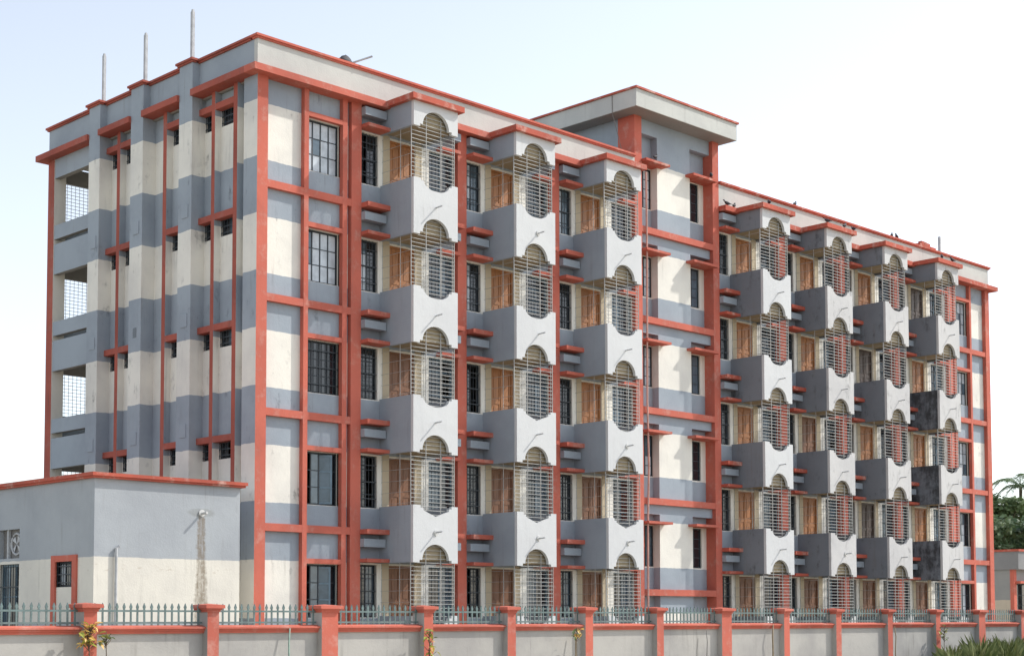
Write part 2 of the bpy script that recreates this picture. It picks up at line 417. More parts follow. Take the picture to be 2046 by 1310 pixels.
# ---- ledges and sunshades between column and balcony
for i in BAYS:
    c = COLR[i]
    old = i >= 4
    for side, (a, b) in enumerate(((c-0.003, c+0.80), (c+2.40, c+3.63))):
        for k, zt in enumerate(FLOOR):
            boxpart("sunshade", B, M_REDW if old else M_RED, a if side == 0 else a+0.5, b, -0.30 if side == 0 else -0.12, 0.2, zt+0.015, zt+0.11)
            if k < 4:
                zb = BEAM[k]
                boxpart("ledge", B, M_REDW if old else M_RED, a, b, -0.30, 0.2, zb-0.17, zb-0.04)
                boxpart("ledge", B, M_GREY, a, b-0.04, -0.17, 0.2, zb-0.52, zb-0.30)
            else:
                boxpart("ledge", B, M_GREY, a, b-0.04, -0.17, 0.2, zt+0.36, zt+0.585)

# ---- balconies
BW, BD, BT = 1.64, 1.28, 0.10
def arch_pts(cx, z, r, rise, step, n=18):
    """points, left to right, of an opening edge: small step, then an arc"""
    sg = 1 if rise > 0 else -1
    pts = [(cx-r-0.10, z), (cx-r-0.10, z+sg*0.07), (cx-r, z+sg*0.07)]
    for i in range(1, n):
        t = math.pi*(1-i/n); pts.append((cx+r*math.cos(t), z+sg*0.07+(rise-sg*0.07)*math.sin(t)))
    pts += [(cx+r, z+sg*0.07), (cx+r+0.10, z+sg*0.07), (cx+r+0.10, z)]
    return pts
def vee_pts(cx, z, r, drop):
    return [(cx-r-0.10, z), (cx-r-0.10, z-0.07), (cx-r, z-0.07), (cx-r, z-0.14), (cx, z-drop), (cx+r, z-0.14), (cx+r, z-0.07), (cx+r+0.10, z-0.07), (cx+r+0.10, z)]
def front_panel(h, lower, variant):
    # local: x 0..BW, z 0..h ; arch cut in the lower edge, scallop in the upper edge
    pts = [(0, 0)]
    pts += arch_pts(BW/2, 0, 0.49, 0.50, 0.07) if lower else []
    pts += [(BW, 0), (BW, h)]
    if variant == 'arc': pts += list(reversed(arch_pts(BW/2+0.02, h, 0.47, -0.29, 0.07)))
    elif variant == 'vee': pts += list(reversed(vee_pts(BW/2+0.02, h, 0.47, 0.31)))
    pts += [(0, h)]
    return MB().prism_y(pts, -BD, -BD+BT)
HP = 1.56                                               # parapet height
PANEL = {}
for m in (M_WHITE, M_WHITED):
    for v in ('arc', 'vee'):
        PANEL[(m.name, v)] = front_panel(HP, True, v).mesh("front_panel", m)
    PANEL[(m.name, 'cap')] = front_panel(0.69, True, None).mesh("front_panel", m)
    PANEL[(m.name, 'base')] = front_panel(1.62, False, 'arc').mesh("front_panel", m)
SIDE = {}
for m in (M_GREY, M_GREYSH, M_GREYX):
    SIDE[m.name] = MB().box(0.003, BT, -BD+BT, YW, 0.004, HP-0.004).mesh("side_wall", m)
    SIDE[m.name+'cap'] = MB().box(0.003, BT, -BD+BT, YW, 0.004, 0.69).mesh("side_wall", m)
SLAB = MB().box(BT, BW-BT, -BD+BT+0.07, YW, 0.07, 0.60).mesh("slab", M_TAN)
def grille():
    g = MB(); t = 0.008; yf = -BD+BT+0.03; H = 1.44        # local z = 0 at the parapet top
    z = -0.24
    while z < H+0.46:
        if z < 0.0: x0, x1 = BW/2-0.50, BW/2+0.52
        elif z < H-0.02: x0, x1 = 0.02, BW-0.02
        else:
            q = max(0.0, 1-((z-H)/0.52)**2)**0.5*0.56; x0, x1 = BW/2-q, BW/2+q
        g.box(x0, x1, yf-t, yf+t, z-t, z+t); z += 0.112
    for x in (0.02, BW*0.345, BW*0.675, BW-0.02):
        mid = 0.2 < x < BW-0.2
        g.box(x-0.008, x+0.008, yf-0.013, yf+0.011, -0.2 if mid else 0.0, H+0.38 if mid else H)
    for xs in (0.05, BW-0.05):
        z = 0.06
        while z < H-0.02:
            g.box(xs-0.005, xs+0.005, yf+0.03, YW-0.02, z-0.004, z+0.004); z += 0.31
        for y in (yf+0.04, yf+0.48, YW-0.06):
            g.box(xs-0.007, xs+0.005, y-0.006, y+0.006, 0.0, H)
    return g.mesh("grille", M_GRILLE)
GR = grille()
def door_mesh(m):
    d = MB(); wd, h = 0.94, 2.25
    d.box(0, 0.06, -0.03, 0.05, 0, h).box(wd-0.06, wd, -0.03, 0.05, 0, h).box(0.06, wd-0.06, -0.03, 0.05, h-0.06, h)
    for a, b in ((0.06, wd/2-0.004), (wd/2+0.004, wd-0.06)):
        d.box(a, b, 0.015, 0.045, 0, h-0.06)
        for s, e in ((a, a+0.07), (b-0.07, b)): d.box(s, e, 0.0, 0.014, 0, h-0.06)
        for z in (0.0, 0.60, 1.18, h-0.16): d.box(a+0.07, b-0.07, 0.002, 0.014, z, z+0.10)
        for z, q in ((0.16, 0.38), (0.76, 0.36), (1.34, 0.68)): d.box(a+0.11, b-0.11, 0.006, 0.013, z, z+q)
    d.box(wd/2-0.02, wd/2+0.02, -0.012, 0.0, 0, h-0.06)
    return d.mesh("door", m)
DOOR = [door_mesh(m) for m in M_WOOD]
STUB = MB().tube([(0, 0.03, 0), (0, -0.27, 0.015)], 0.022, 8).mesh("drain_pipe", M_POLE)
SPLASH = MB().tube([(0, 0.004, 0), (0, -0.03, 0)], 0.075, 12).mesh("pipe_collar", M_PIPE)
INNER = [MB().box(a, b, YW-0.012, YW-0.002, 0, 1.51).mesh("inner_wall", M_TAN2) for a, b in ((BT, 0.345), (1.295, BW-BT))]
doorsel = {0: [1, 1, 1, 0, 0], 1: [1, 1, 0, 0, 0], 2: [1, 1, 0, 0, 0], 4: [1, 0, 0, 0, 0], 5: [1, 0, 1, 0, 0], 6: [1, 2, 0, 2, 0], 7: [1, 0, 0, 0, 2]}
doors_lit = {}
for i in BAYS:
    x0 = COLR[i]+0.79
    for k, zt in enumerate(FLOOR):
        zp = zt-1.44                                     # parapet top of this balcony
        if i == 7 and k in (1, 2, 3): sm = M_GREYX
        elif i in (4, 5, 6, 7): sm = M_GREYSH
        else: sm = M_GREY
        wm = M_WHITED if i in (5, 6, 7) else M_WHITE
        z0 = zp-HP
        b = put("balcony", SLAB, B, (x0, 0, z0+0.008))
        if k == 0: put("front_panel", PANEL[(wm.name, 'base')], b, (0, 0, zp-1.62-z0-0.008))
        else: put("front_panel", PANEL[(wm.name, 'vee' if (k == 1 and i < 4) or (k == 2 and i in (1,)) else 'arc')], b, (0, 0, -0.008))
        put("side_wall", SIDE[sm.name], b, (0, 0, -0.008)); put("side_wall", SIDE[sm.name], b, (BW-BT-0.003, 0, -0.008))
        put("grille", GR, b, (0, 0, HP-0.008)); [put("inner_wall", q, b, (0, 0, HP-0.03)) for q in INNER]
        put("door", DOOR[doorsel[i][k]], b, (0.35, YW+0.06, HP+1.44-2.30-0.008))
        if k > 0:
            dx = R.uniform(-0.05, 0.08)
            put("drain_pipe", STUB, b, (BW/2+0.03+dx, -BD, HP*0.52+R.uniform(-0.03, 0.03)))
            if (i, k) in ((0, 1), (1, 4), (1, 1), (2, 1), (2, 2), (5, 1)):
                put("pipe_collar", SPLASH, b, (BW/2+0.03+dx, -BD, HP*0.52))
    # cap under the roof
    b = put("balcony_cap", SLAB, B, (x0, 0, FLOOR[4]+0.008))
    put("front_panel", PANEL[(wm.name, 'cap')], b, (0, 0, -0.008))
    sm = M_GREYSH if i >= 4 else M_GREY
    put("side_wall", SIDE[sm.name+'cap'], b, (0, 0, -0.008)); put("side_wall", SIDE[sm.name+'cap'], b, (BW-BT-0.003, 0, -0.008))
    boxpart("eave", B, M_REDW, x0-0.14, x0+BW+0.14, -BD-0.14, -0.299, 16.045, 16.205)

# ---- roof eave, parapet, coping
EM = [M_RED]
boxpart("eave", B, EM, -0.3, 15.05, -0.3, 0.18, 16.02, 16.20)
boxpart("eave", B, [M_REDW], 19.541, L+0.3, -0.3, 0.18, 16.02, 16.20)
boxpart("eave", B, EM, L-0.05, L+0.3, 0.18, W+0.3, 16.02, 16.20)
PIL = [(2.70, 3.34), (5.19, 5.84), (7.56, 8.18)]
prev = 0.18
for a, b in PIL + [(W+0.3, 0)]:
    boxpart("eave", B, M_REDSH, -0.3, 0.22, prev, a, 16.022, 16.20); prev = b
boxpart("parapet", B, M_PALE, 0.0, 15.05, 0.0, 0.15, 16.2, 16.98)
boxpart("parapet", B, M_PALE, 19.54, L, 0.0, 0.15, 16.2, 16.98)
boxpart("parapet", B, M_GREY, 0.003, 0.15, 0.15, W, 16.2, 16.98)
boxpart("parapet", B, M_PALE, L-0.15, L-0.003, 0.15, W, 16.2, 16.98)
boxpart("parapet", B, M_PALE, 0.15, L-0.15, W-0.15, W-0.003, 16.2, 16.98)
def coping(x0, x1, y0, y1, z=16.975, m=M_RED):
    mb = MB().box(x0+0.04, x1-0.04, y0+0.04, y1-0.04, z, z+0.045).box(x0, x1, y0, y1, z+0.045, z+0.105)
    put("coping", mb.mesh("coping", m), B)
coping(-0.09, 15.05, -0.09, 0.22); coping(19.54, L+0.09, -0.09, 0.22, m=M_REDW)
coping(-0.09, 0.22, 0.22, W+0.09, m=M_REDSH); coping(L-0.22, L+0.09, 0.22, W+0.09)
coping(0.22, L-0.22, W-0.2, W+0.085)
for a, b, y_ in ((0.1, 15.0, 0.16), (15.0, 19.6, 0.61), (19.6, L-0.1, 0.16)): boxpart("roof", B, M_CONC, a, b, y_, W-0.16, 15.98, 16.18)

# ---- left flank: recessed wall with fins, pilasters, small windows, verandah openings
XW = 0.20
lw = [(1.35, 1.91), (2.13, 2.69), (3.72, 4.28), (6.20, 6.76), (6.98, 7.54)]
lh = []
for k in range(5):
    z0 = 15.08-3*(4-k)
    for a, b in lw: lh.append((a, b, z0, z0+0.52))
put("wall", wall_mesh("side_wall", M_BAND, 'x', XW, XW+0.2, 0.3, 8.35, 0, 16.1, lh), B)
for k in range(5):
    z0 = 15.08-3*(4-k)
    for a, b in lw: place_window(WL, B, (XW+0.07, b, z0), R.choice(['dd', 'db', 'do']), 'x')
for a, b in ((0.89, 1.07), (1.93, 2.09), (4.30, 4.48), (6.78, 6.95)):
    boxpart("fin", B, [M_BAND, M_REDSH], 0.0, XW+0.05, a, b, 0, 16.025, faces={5: 1})
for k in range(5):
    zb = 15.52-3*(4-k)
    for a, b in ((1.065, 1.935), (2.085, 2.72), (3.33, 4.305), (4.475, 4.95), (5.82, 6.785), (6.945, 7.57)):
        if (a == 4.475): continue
        boxpart("beam", B, M_REDSH, 0.004, XW+0.05, a, b, zb, zb+0.17)
for a, b in PIL:
    p = boxpart("pilaster", B, M_BAND, -0.22, XW+0.05, a, b, 0, 16.985)
    coping(-0.31, -0.091, a-0.09, b+0.09, m=M_REDSH)
    for k in range(4):
        z0 = 12.72-3*(3-k)
        if a > 5 and a < 6 and k == 2:
            put("vent_hole", MB().box(-0.2255, -0.2215, 5.42, 5.60, z0+0.05, z0+0.33).mesh("vent_hole", M_GLD), p); continue
        put("access_plate", MB().box(-0.238, -0.2205, (a+b)/2-0.17, (a+b)/2+0.13, z0, z0+0.36).mesh("access_plate", M_GREY), p)
# verandah end: solid bands between openings, open slot under the rail
vh = []
for k in range(5):
    d = -3*(4-k)
    vh += [(8.56, 10.66, 13.95+d, 15.43+d), (8.56, 10.66, 13.36+d, 13.52+d)]
put("wall", wall_mesh("verandah_wall", M_GREY, 'x', 0.02, 0.20, 8.19, 10.66, 0, 16.1, vh, M_CONC), B)
boxpart("column", B, [M_CREAM, M_REDSH], 0.0, 0.40, 10.64, 11.02, 0, 16.03, faces={5: 1, 4: 1})
for k in range(6): boxpart("floor_slab", B, M_CREAM, 0.201, 0.42, 8.57, W-0.16, 0.95+3*k-(0.0 if k else 0.9), 1.10+3*k-(0.0 if k else 0.9))
# rear verandah: floors, inner wall, rear rail walls, lattice and posts
put("wall", wall_mesh("corridor_wall", M_CREAM, 'y', 8.56, 8.36, 0.2, L-0.2, 0, 16.0, [], M_CREAM), B)
for k in range(6):
    z = 0.98+3*k - (0.0 if k else 0.9)
    boxpart("floor_slab", B, M_CREAM, 0.42, L-0.25, 0.62, W-0.16, z-0.03, z+0.12)
LATT = MB()
bx, bz = 3.66, 1.30
for j in range(13): LATT.box(0, bx, 0, 0.02, bz*j/12-0.006, bz*j/12+0.006)
for i in range(27): LATT.box(bx*i/26-0.006, bx*i/26+0.006, -0.012, -0.001, 0, bz)
LATM = LATT.mesh("lattice", M_LATT)
for k in range(5):
    zt = 15.42-3*(4-k)
    boxpart("rail_wall", B, M_GREY, 0.40, L-0.4, W-0.14, W-0.02, zt-2.45, zt-1.30)
    boxpart("rear_beam", B, M_CONC, 0.40, L-0.4, W-0.14, W-0.02, zt, zt+0.50)
    put("lattice", LATM, B, (0.44, W-0.10, zt-1.30))
for i in range(1, 9):
    boxpart("column", B, M_RED, 4.1*i, 4.1*i+0.3, W-0.3, W, 0, 15.95)
boxpart("wall", B, M_BAND, L-0.18, L-0.02, 0.3, W-0.15, 0, 15.97)
boxpart("wall", B, M_ROOM, 0.55, L-0.5, 4.2, 4.32, 0, 15.9)

# ---- stair tower
TX0, TX1 = 15.41, 19.20
TB = [5.80, 8.79, 11.80, 14.79]
put("wall", wall_mesh("stair_back", M_TOWER, 'y', 0.42, 0.60, TX0-0.1, TX1+0.1, 0, 18.45,
    [(15.66, 16.40, z+0.76, z+2.12) for z in [2.80]+TB] + [(18.20, 18.94, z+0.76, z+2.12) for z in [2.80]+TB], M_CREAM), B)
boxpart("stair_panel", B, M_TOWER, 16.38, 18.12, YW, 0.419, 0, 18.45)
for n_, z in enumerate([2.80]+TB):
    zn = z+2.48 if n_ < 4 else 17.95
    top = ([2.80]+TB+[18.45])[n_+1]-0.21 if n_ < 4 else 18.45
    boxpart("stair_lintel", B, M_TOWER, TX0-0.02, 16.379, YW, 0.419, zn, top)
    boxpart("stair_lintel", B, M_TOWER, 18.121, TX1+0.02, YW, 0.419, zn, top)
    boxpart("beam", B, M_RED, TX0-0.02, TX1+0.02, 0.006, 0.415, z-0.21, z)
    for a, b in ((TX0-0.02, 16.62), (17.88, TX1+0.02)):
        boxpart("sunshade", B, M_REDW if n_ == 4 else M_RED, a, b, -0.22, 0.415, z+2.14, z+2.22)
    place_window(WS, B, (15.66, 0.47, z+0.76), ['db', 'bp', 'bp', 'dp', 'bp'][n_])
    place_window(WS, B, (18.20, 0.47, z+0.76), ['bd', 'pd', 'pb', 'pb', 'pd'][n_])
put("wall", wall_mesh("tower_side", M_TOWER, 'x', 15.09, 15.3, 0.70, 6.0, 15.9, 18.45, []), B)
boxpart("wall", B, M_TOWER, 19.3, 19.5, 0.70, 6.0, 15.9, 18.45)
boxpart("wall", B, M_TOWER, 15.09, 19.5, 6.0, 6.2, 15.9, 18.45)
boxpart("column", B, M_RED, 15.03, 15.40, 3.05, 3.40, 16.1, 18.45)
boxpart("tower_eave", B, M_CONC, 14.47, 19.78, -0.58, 6.6, 18.43, 18.50)
tp = MB()
for a in ((14.44, 19.81, -0.61, -0.47), (14.44, 19.81, 6.49, 6.63)): tp.box(*a, 18.44, 19.02)
for a in ((14.44, 14.58, -0.469, 6.489), (19.67, 19.81, -0.469, 6.489)): tp.box(*a, 18.44, 19.02)
put("tower_parapet", tp.mesh("tower_parapet", M_PALE), B)
tc = MB()
for a in ((14.38, 19.87, -0.67, -0.41), (14.38, 19.87, 6.43, 6.69)): tc.box(*a, 19.021, 19.085)
for a in ((14.38, 14.64, -0.409, 6.429), (19.61, 19.87, -0.409, 6.429)): tc.box(*a, 19.021, 19.085)
put("coping", tc.mesh("coping", M_REDW), B)
# conduit down the stair column and the lightning wire on the tower
put("down_pipe", MB().tube([(15.60, -0.03, 16.6), (15.60, -0.04, 14.0), (15.55, -0.05, 9.0), (15.62, -0.04, 6.8), (15.55, -0.04, 5.0), (15.52, -0.04, 0.2)], 0.032, 8).mesh("down_pipe", simple("pipe_pink", (0.62, 0.36, 0.30), 0.6)), B)
put("lightning_wire", MB().tube([(14.42, 0.42, 19.1), (14.43, 0.42, 18.42), (14.98, 0.40, 17.0)], 0.012, 6).mesh("lightning_wire", M_PIPED), B)
# roof poles and odds and ends on the roof
for y in (3.32, 5.74, 8.05):
    put("roof_pole", MB().box(0.13, 0.21, y-0.05, y+0.05, 17.0, 18.66).box(0.145, 0.195, y-0.035, y+0.035, 18.66, 18.72).mesh("roof_pole", M_POLE), B)
put("roof_pole", MB().box(35.1, 35.2, 0.30, 0.40, 16.2, 17.9).mesh("roof_pole", M_POLE), B)
a = at_y(698, 128, 0.1); b = at_y(744, 113, -0.25)
put("roof_rod", MB().tube([tuple(a - (b-a)*0.5), tuple(b)], 0.028, 7).mesh("roof_rod", M_POLE), B)

# ================================================================== small annex in front of the flank
AX0, AX1, AY, AYB, AZ = -5.02, -1.0, -0.81, 8.2, 5.08
A = thing("annex_building", "single storey flat roofed annex with stained front wall beside the tall block", "building")
put("wall", wall_mesh("annex_front", M_ANNEX, 'y', AY, AY+0.2, AX0, AX1, 0, AZ, []), A)
hl = [(0.10, 0.90, 2.59, 3.19), (2.75, 3.80, 3.34, 4.06), (2.75, 3.80, 0.1, 3.20)]
put("wall", wall_mesh("annex_flank", M_ANNEX, 'x', AX0, AX0+0.2, AY+0.2, AYB, 0, AZ, hl), A)
boxpart("wall", A, M_ANNEX, AX1-0.2, AX1-0.003, AY+0.2, AYB, 0, AZ-0.01)
boxpart("wall", A, M_ANNEX, AX0+0.2, AX1-0.2, AYB-0.2, AYB-0.003, 0, AZ-0.01)
boxpart("roof", A, M_CONC, AX0+0.1, AX1-0.1, AY+0.1, AYB-0.1, AZ-0.15, AZ-0.02)
put("coping", MB().box(AX0-0.09, AX1+0.10, AY-0.10, AYB+0.1, AZ, AZ+0.05).box(AX0-0.13, AX1+0.14, AY-0.14, AYB+0.14, AZ+0.05, AZ+0.13).mesh("coping", M_REDW), A)

for a, b in ((-0.09, 0.10), (0.90, 1.09)): boxpart("window_surround", A, M_RED, AX0-0.05, AX0+0.1, a, b, 0.1, 3.34)
boxpart("window_surround", A, M_RED, AX0-0.046, AX0+0.1, 0.10, 0.90, 3.19, 3.336)
WA = window_meshes(0.80, 0.60, 3, 1, M_STEEL, t=0.05); place_window(WA, A, (AX0+0.08, 0.90, 2.59), 'pdp', 'x')
fan = put("exhaust_fan", MB().box(AX0+0.12, AX0+0.16, 2.75, 3.80, 3.34, 4.06).mesh("exhaust_fan", M_PIPED), A)
ring = MB(); cy, cz = 3.08, 3.70
ring.tube([(AX0+0.10, cy+0.26*math.cos(t*math.pi/10), cz+0.26*math.sin(t*math.pi/10)) for t in range(21)], 0.03, 6)
put("fan_ring", ring.mesh("fan_ring", M_POLE), fan)
for j in range(4):
    t = j*math.pi/2+0.4
    put("fan_blade", MB().poly([(AX0+0.10, cy, cz), (AX0+0.085, cy+0.22*math.cos(t), cz+0.22*math.sin(t)), (AX0+0.11, cy+0.22*math.cos(t+0.7), cz+0.22*math.sin(t+0.7))]).mesh("fan_blade", M_POLE), fan)
put("vent_post", MB().box(AX0+0.04, AX0+0.11, 3.40, 3.47, 3.34, 4.06).mesh("vent_post", M_POLE), fan)
WD = window_meshes(1.05, 3.10, 3, 4, M_BLUE, t=0.06); d_ = place_window(WD, A, (AX0+0.10, 3.80, 0.1), 'bdo', 'x'); d_.name = "door"
put("drain_pipe", MB().tube([(-2.12, AY+0.02, 4.39), (-2.12, AY-0.24, 4.40)], 0.032, 8).mesh("drain_pipe", M_PIPE), A)
put("pipe_collar", MB().tube([(-2.12, AY+0.01, 4.40), (-2.12, AY-0.03, 4.40)], 0.085, 14).mesh("pipe_collar", M_PIPE), A)
put("down_pipe", MB().tube([(-4.47, AY-0.05, 0.1), (-4.47, AY-0.05, 3.48), (-4.40, AY-0.05, 3.52)], 0.035, 8).mesh("down_pipe", M_POLE), A)

# ================================================================== boundary wall with railing
FY = -6.80
F = thing("boundary_wall", "low grey boundary wall with red pillars and a green picket railing on top", "wall", (0, FY, 0))
UPX = [-80, 172, 417, 650, 847, 1013, 1168, 1310, 1443, 1563, 1667, 1770, 1866, 1954, 2036, 2110, 2180]
PX = [at_y(u, 1248, FY).x for u in UPX]
BIG = {3, 8, 13}
COPZ, PTOP = 1.68, 2.02
def pillar_mesh(h_):
    mb = MB(); w_ = h_
    mb.box(-w_, w_, -0.16, 0.22, 0, PTOP-0.06, 0, faces={5: 1, 3: 1, 4: 1})
    return mb.mesh("pillar", [M_RED, M_FGREY])
def cap_mesh(h_):
    mb = MB()
    for e, a, b in ((0.02, 0.0, 0.04), (0.045, 0.04, 0.075), (0.085, 0.075, 0.14)):
        mb.box(-h_-e, h_+e, -0.16-e, 0.22+e, a, b)
    e = 0.085; c = (0, 0.045, 0.172)
    q = [(-h_-e, -0.16-e, 0.141), (h_+e, -0.16-e, 0.141), (h_+e, 0.22+e, 0.141), (-h_-e, 0.22+e, 0.141)]
    for i in range(4): mb.poly([q[i], q[(i+1) % 4], c])
    return mb.mesh("cap", M_RED)
PM = {False: (pillar_mesh(0.135), cap_mesh(0.135)), True: (pillar_mesh(0.215), cap_mesh(0.215))}
def picket_mesh():
    mb = MB(); t = 0.011
    prof = [(-0.017, 0.0), (0.017, 0.0), (0.017, 0.32), (0.030, 0.355), (0.0, 0.43), (-0.030, 0.355), (-0.017, 0.32)]
    mb.prism_y(prof, -t, t); return mb.mesh("picket", M_PICK)
PK = picket_mesh()
for i, x in enumerate(PX):
    p = put("pillar", PM[i in BIG][0], F, (x, 0, 0)); put("cap", PM[i in BIG][1], p, (0, 0, PTOP-0.06))
    if i == len(PX)-1: break
    a = x + (0.215 if i in BIG else 0.135); b = PX[i+1] - (0.215 if i+1 in BIG else 0.135)
    put("wall_panel", MB().box(a, b, 0, 0.13, 0, COPZ-0.135).mesh("wall_panel", M_FGREY), F)
    cp = MB().box(a, b, -0.045, 0.17, COPZ-0.135, COPZ-0.09).box(a, b, -0.07, 0.195, COPZ-0.09, COPZ-0.045).box(a, b, -0.12, 0.215, COPZ-0.045, COPZ-0.012)
    n0 = len(cp.v)
    cp.poly([(a, -0.12, COPZ-0.012), (b, -0.12, COPZ-0.012), (b, 0.03, COPZ+0.025), (a, 0.03, COPZ+0.025)])
    cp.poly([(a, 0.03, COPZ+0.025), (b, 0.03, COPZ+0.025), (b, 0.215, COPZ-0.012), (a, 0.215, COPZ-0.012)])
    put("coping", cp.mesh("coping", M_RED), F)
    rl = MB()
    for z in (COPZ+0.075, COPZ+0.30): rl.box(a-0.02, b+0.02, 0.035, 0.06, z-0.018, z+0.018)
    r_ = put("railing", rl.mesh("railing", M_PICK), F)
    npk = max(3, int(round((b-a)/0.148)))
    for j in range(npk):
        o = put("picket", PK, r_, (a+(b-a)*(j+0.5)/npk+R.uniform(-0.008, 0.008), 0.047+(0.013 if False else 0.0), COPZ+0.02))
        o.rotation_euler = (0, R.uniform(-0.02, 0.02), 0)
# stems and a hose tied against the wall
def stick(u, v0, m, rad, label, cat, name, lean=0.03):
    p = at_y(u, v0, FY-0.14)
    pts = [(0, 0, 0.0), (lean, 0.02, p.z*0.5), (lean*0.2, 0.0, p.z*0.8), (lean*1.6, 0.03, p.z)]
    thing(name, label, cat, (p.x, FY-0.14, 0), me=MB().tube(pts, rad, 7, taper=rad*0.7).mesh(name, m, True))
stick(577, 1254, M_GREENP, 0.022, "thin pale green hose hanging down the wall beside the second wide pillar from left", "hose", "garden_hose")
stick(1543, 1246, M_DRY, 0.028, "dry brown stick leaning on the wall just right of the middle wide pillar", "stick", "dry_stick", 0.05)
stick(1413, 1258, M_PIPED, 0.015, "thin dark rod against the wall left of the middle wide pillar", "rod", "metal_rod", 0.0)
stick(1790, 1250, M_DRY, 0.02, "slim brown stick against the wall far right beside a narrow pillar", "stick", "dry_stick", -0.02)
stick(1150, 1262, M_DRY, 0.02, "short brown stem with few leaves near the red pillar below the third balcony stack", "stick", "dry_stick", 0.02)

# ================================================================== neighbour, trees
N = thing("neighbour_building", "low grey flat roofed building with red trim at far right behind the wall", "building")
nx, ny, nh = 48.0, 3.69, 5.2
hn = [(48.35, 50.4, 0.4, 3.55)]
put("wall", wall_mesh("neighbour_front", plaster("paint_neighbour_band", (0.30, 0.30, 0.29), band=2.75, c2=(0.55, 0.48, 0.38), dirt=0.5), 'y', ny+0.35, ny+0.55, nx+0.1, nx+14, 0, 4.25, hn), N)
boxpart("wall", N, N.children[0].data.materials[0], nx+0.1, nx+0.3, ny+0.55, ny+14, 0, 4.25)
boxpart("parapet", N, M_NGREY, nx, nx+14.2, ny, ny+14, 4.25, 5.13)
boxpart("coping", N, M_REDW, nx-0.06, nx+14.3, ny-0.06, ny+14.1, 5.13, 5.24)
boxpart("column", N, M_RED, nx+0.08, nx+0.36, ny+0.3, ny+0.5, 0, 4.249)
boxpart("wall", N, M_ROOM, nx+0.3, nx+14, ny+3.5, ny+3.6, 0, 4.2)
WN = window_meshes(2.05, 3.15, 5, 3, M_STEEL); place_window(WN, N, (48.35, ny+0.44, 0.4), 'doddd')
boxpart("sunshade", N, M_RED, 48.25, 50.6, ny+0.02, ny+0.40, 3.56, 3.68)

def leaf_cloud(mb, c, rad, n, size, rnd, flat=1.0):
    for _ in range(n):
        while True:
            d = Vector((rnd.uniform(-1, 1), rnd.uniform(-1, 1), rnd.uniform(-1, 1)))
            if 0.25 < d.length < 1: break
        p = Vector(c) + Vector((d.x*rad, d.y*rad, d.z*rad*flat))
        a = Vector((rnd.uniform(-1, 1), rnd.uniform(-1, 1), rnd.uniform(-0.7, 0.4))).normalized()
        b = a.orthogonal().normalized(); b = (b + a.cross(b)*rnd.uniform(-1, 1)).normalized()
        s = size*rnd.uniform(0.6, 1.3)
        q = [p, p + a*s*0.5 + b*s*0.28, p + a*s, p + a*s*0.5 - b*s*0.28]
        mb.poly([tuple(x) for x in q])
def tree(name, label, loc, h, rad, m, seed, clumps=26, leaves=150, size=0.4, dens=0.62):
    rnd = random.Random(seed)
    t = thing(name, label, "tree", loc, "trees beyond the right end of the block")
    tr = MB(); tr.tube([(0, 0, 0), (0.1, 0.05, h*0.3), (0.0, 0.15, h*0.6)], 0.26, 8, taper=0.13)
    cl = MB()
    for i in range(clumps):
        th = rnd.uniform(0, 6.28); rr = rad*rnd.uniform(0.15, 1.0)**0.6; z = h*rnd.uniform(0.3, 0.94)
        rr *= (1-abs(z/h-dens)*0.9)
        c = (rr*math.cos(th), rr*math.sin(th), z)
        tr.tube([(0.05, 0.1, h*rnd.uniform(0.3, 0.55)), (c[0]*0.5, c[1]*0.5, c[2]*0.8), c], 0.06, 5, taper=0.02)
        leaf_cloud(cl, c, rnd.uniform(0.6, 1.25)*rad*0.34, leaves, size, rnd, 0.75)
    put("trunk", tr.mesh("trunk", M_BARK), t); put("crown", cl.mesh("crown", m), t)
def at_x(a, b, x):
    d = ray(a, b); return CAM + d*((x-CAM.x)/d.x)
p = at_x(2003, 1100, 72); tree("broadleaf_tree", "bushy green tree just right of the block's far corner", (p.x, p.y, 0), 10.4, 2.6, M_LEAF, 11, 34, 170, 0.42)
p = at_x(2046, 1100, 66); tree("broadleaf_tree", "dark dense tree at the right edge above the low grey building", (p.x, p.y, 0), 8.3, 3.0, M_LEAFD, 12, 32, 190, 0.40)
p = at_x(2100, 1100, 80); tree("broadleaf_tree", "tall green tree behind the palm, mostly beyond the right edge", (p.x, p.y, 0), 9.5, 3.2, M_LEAF, 13, 26, 150, 0.42)
p = at_x(1960, 1100, 84); tree("broadleaf_tree", "pale green tree half hidden behind the block's right corner", (p.x, p.y, 0), 9.2, 3.0, M_LEAF, 14, 26, 150, 0.42)

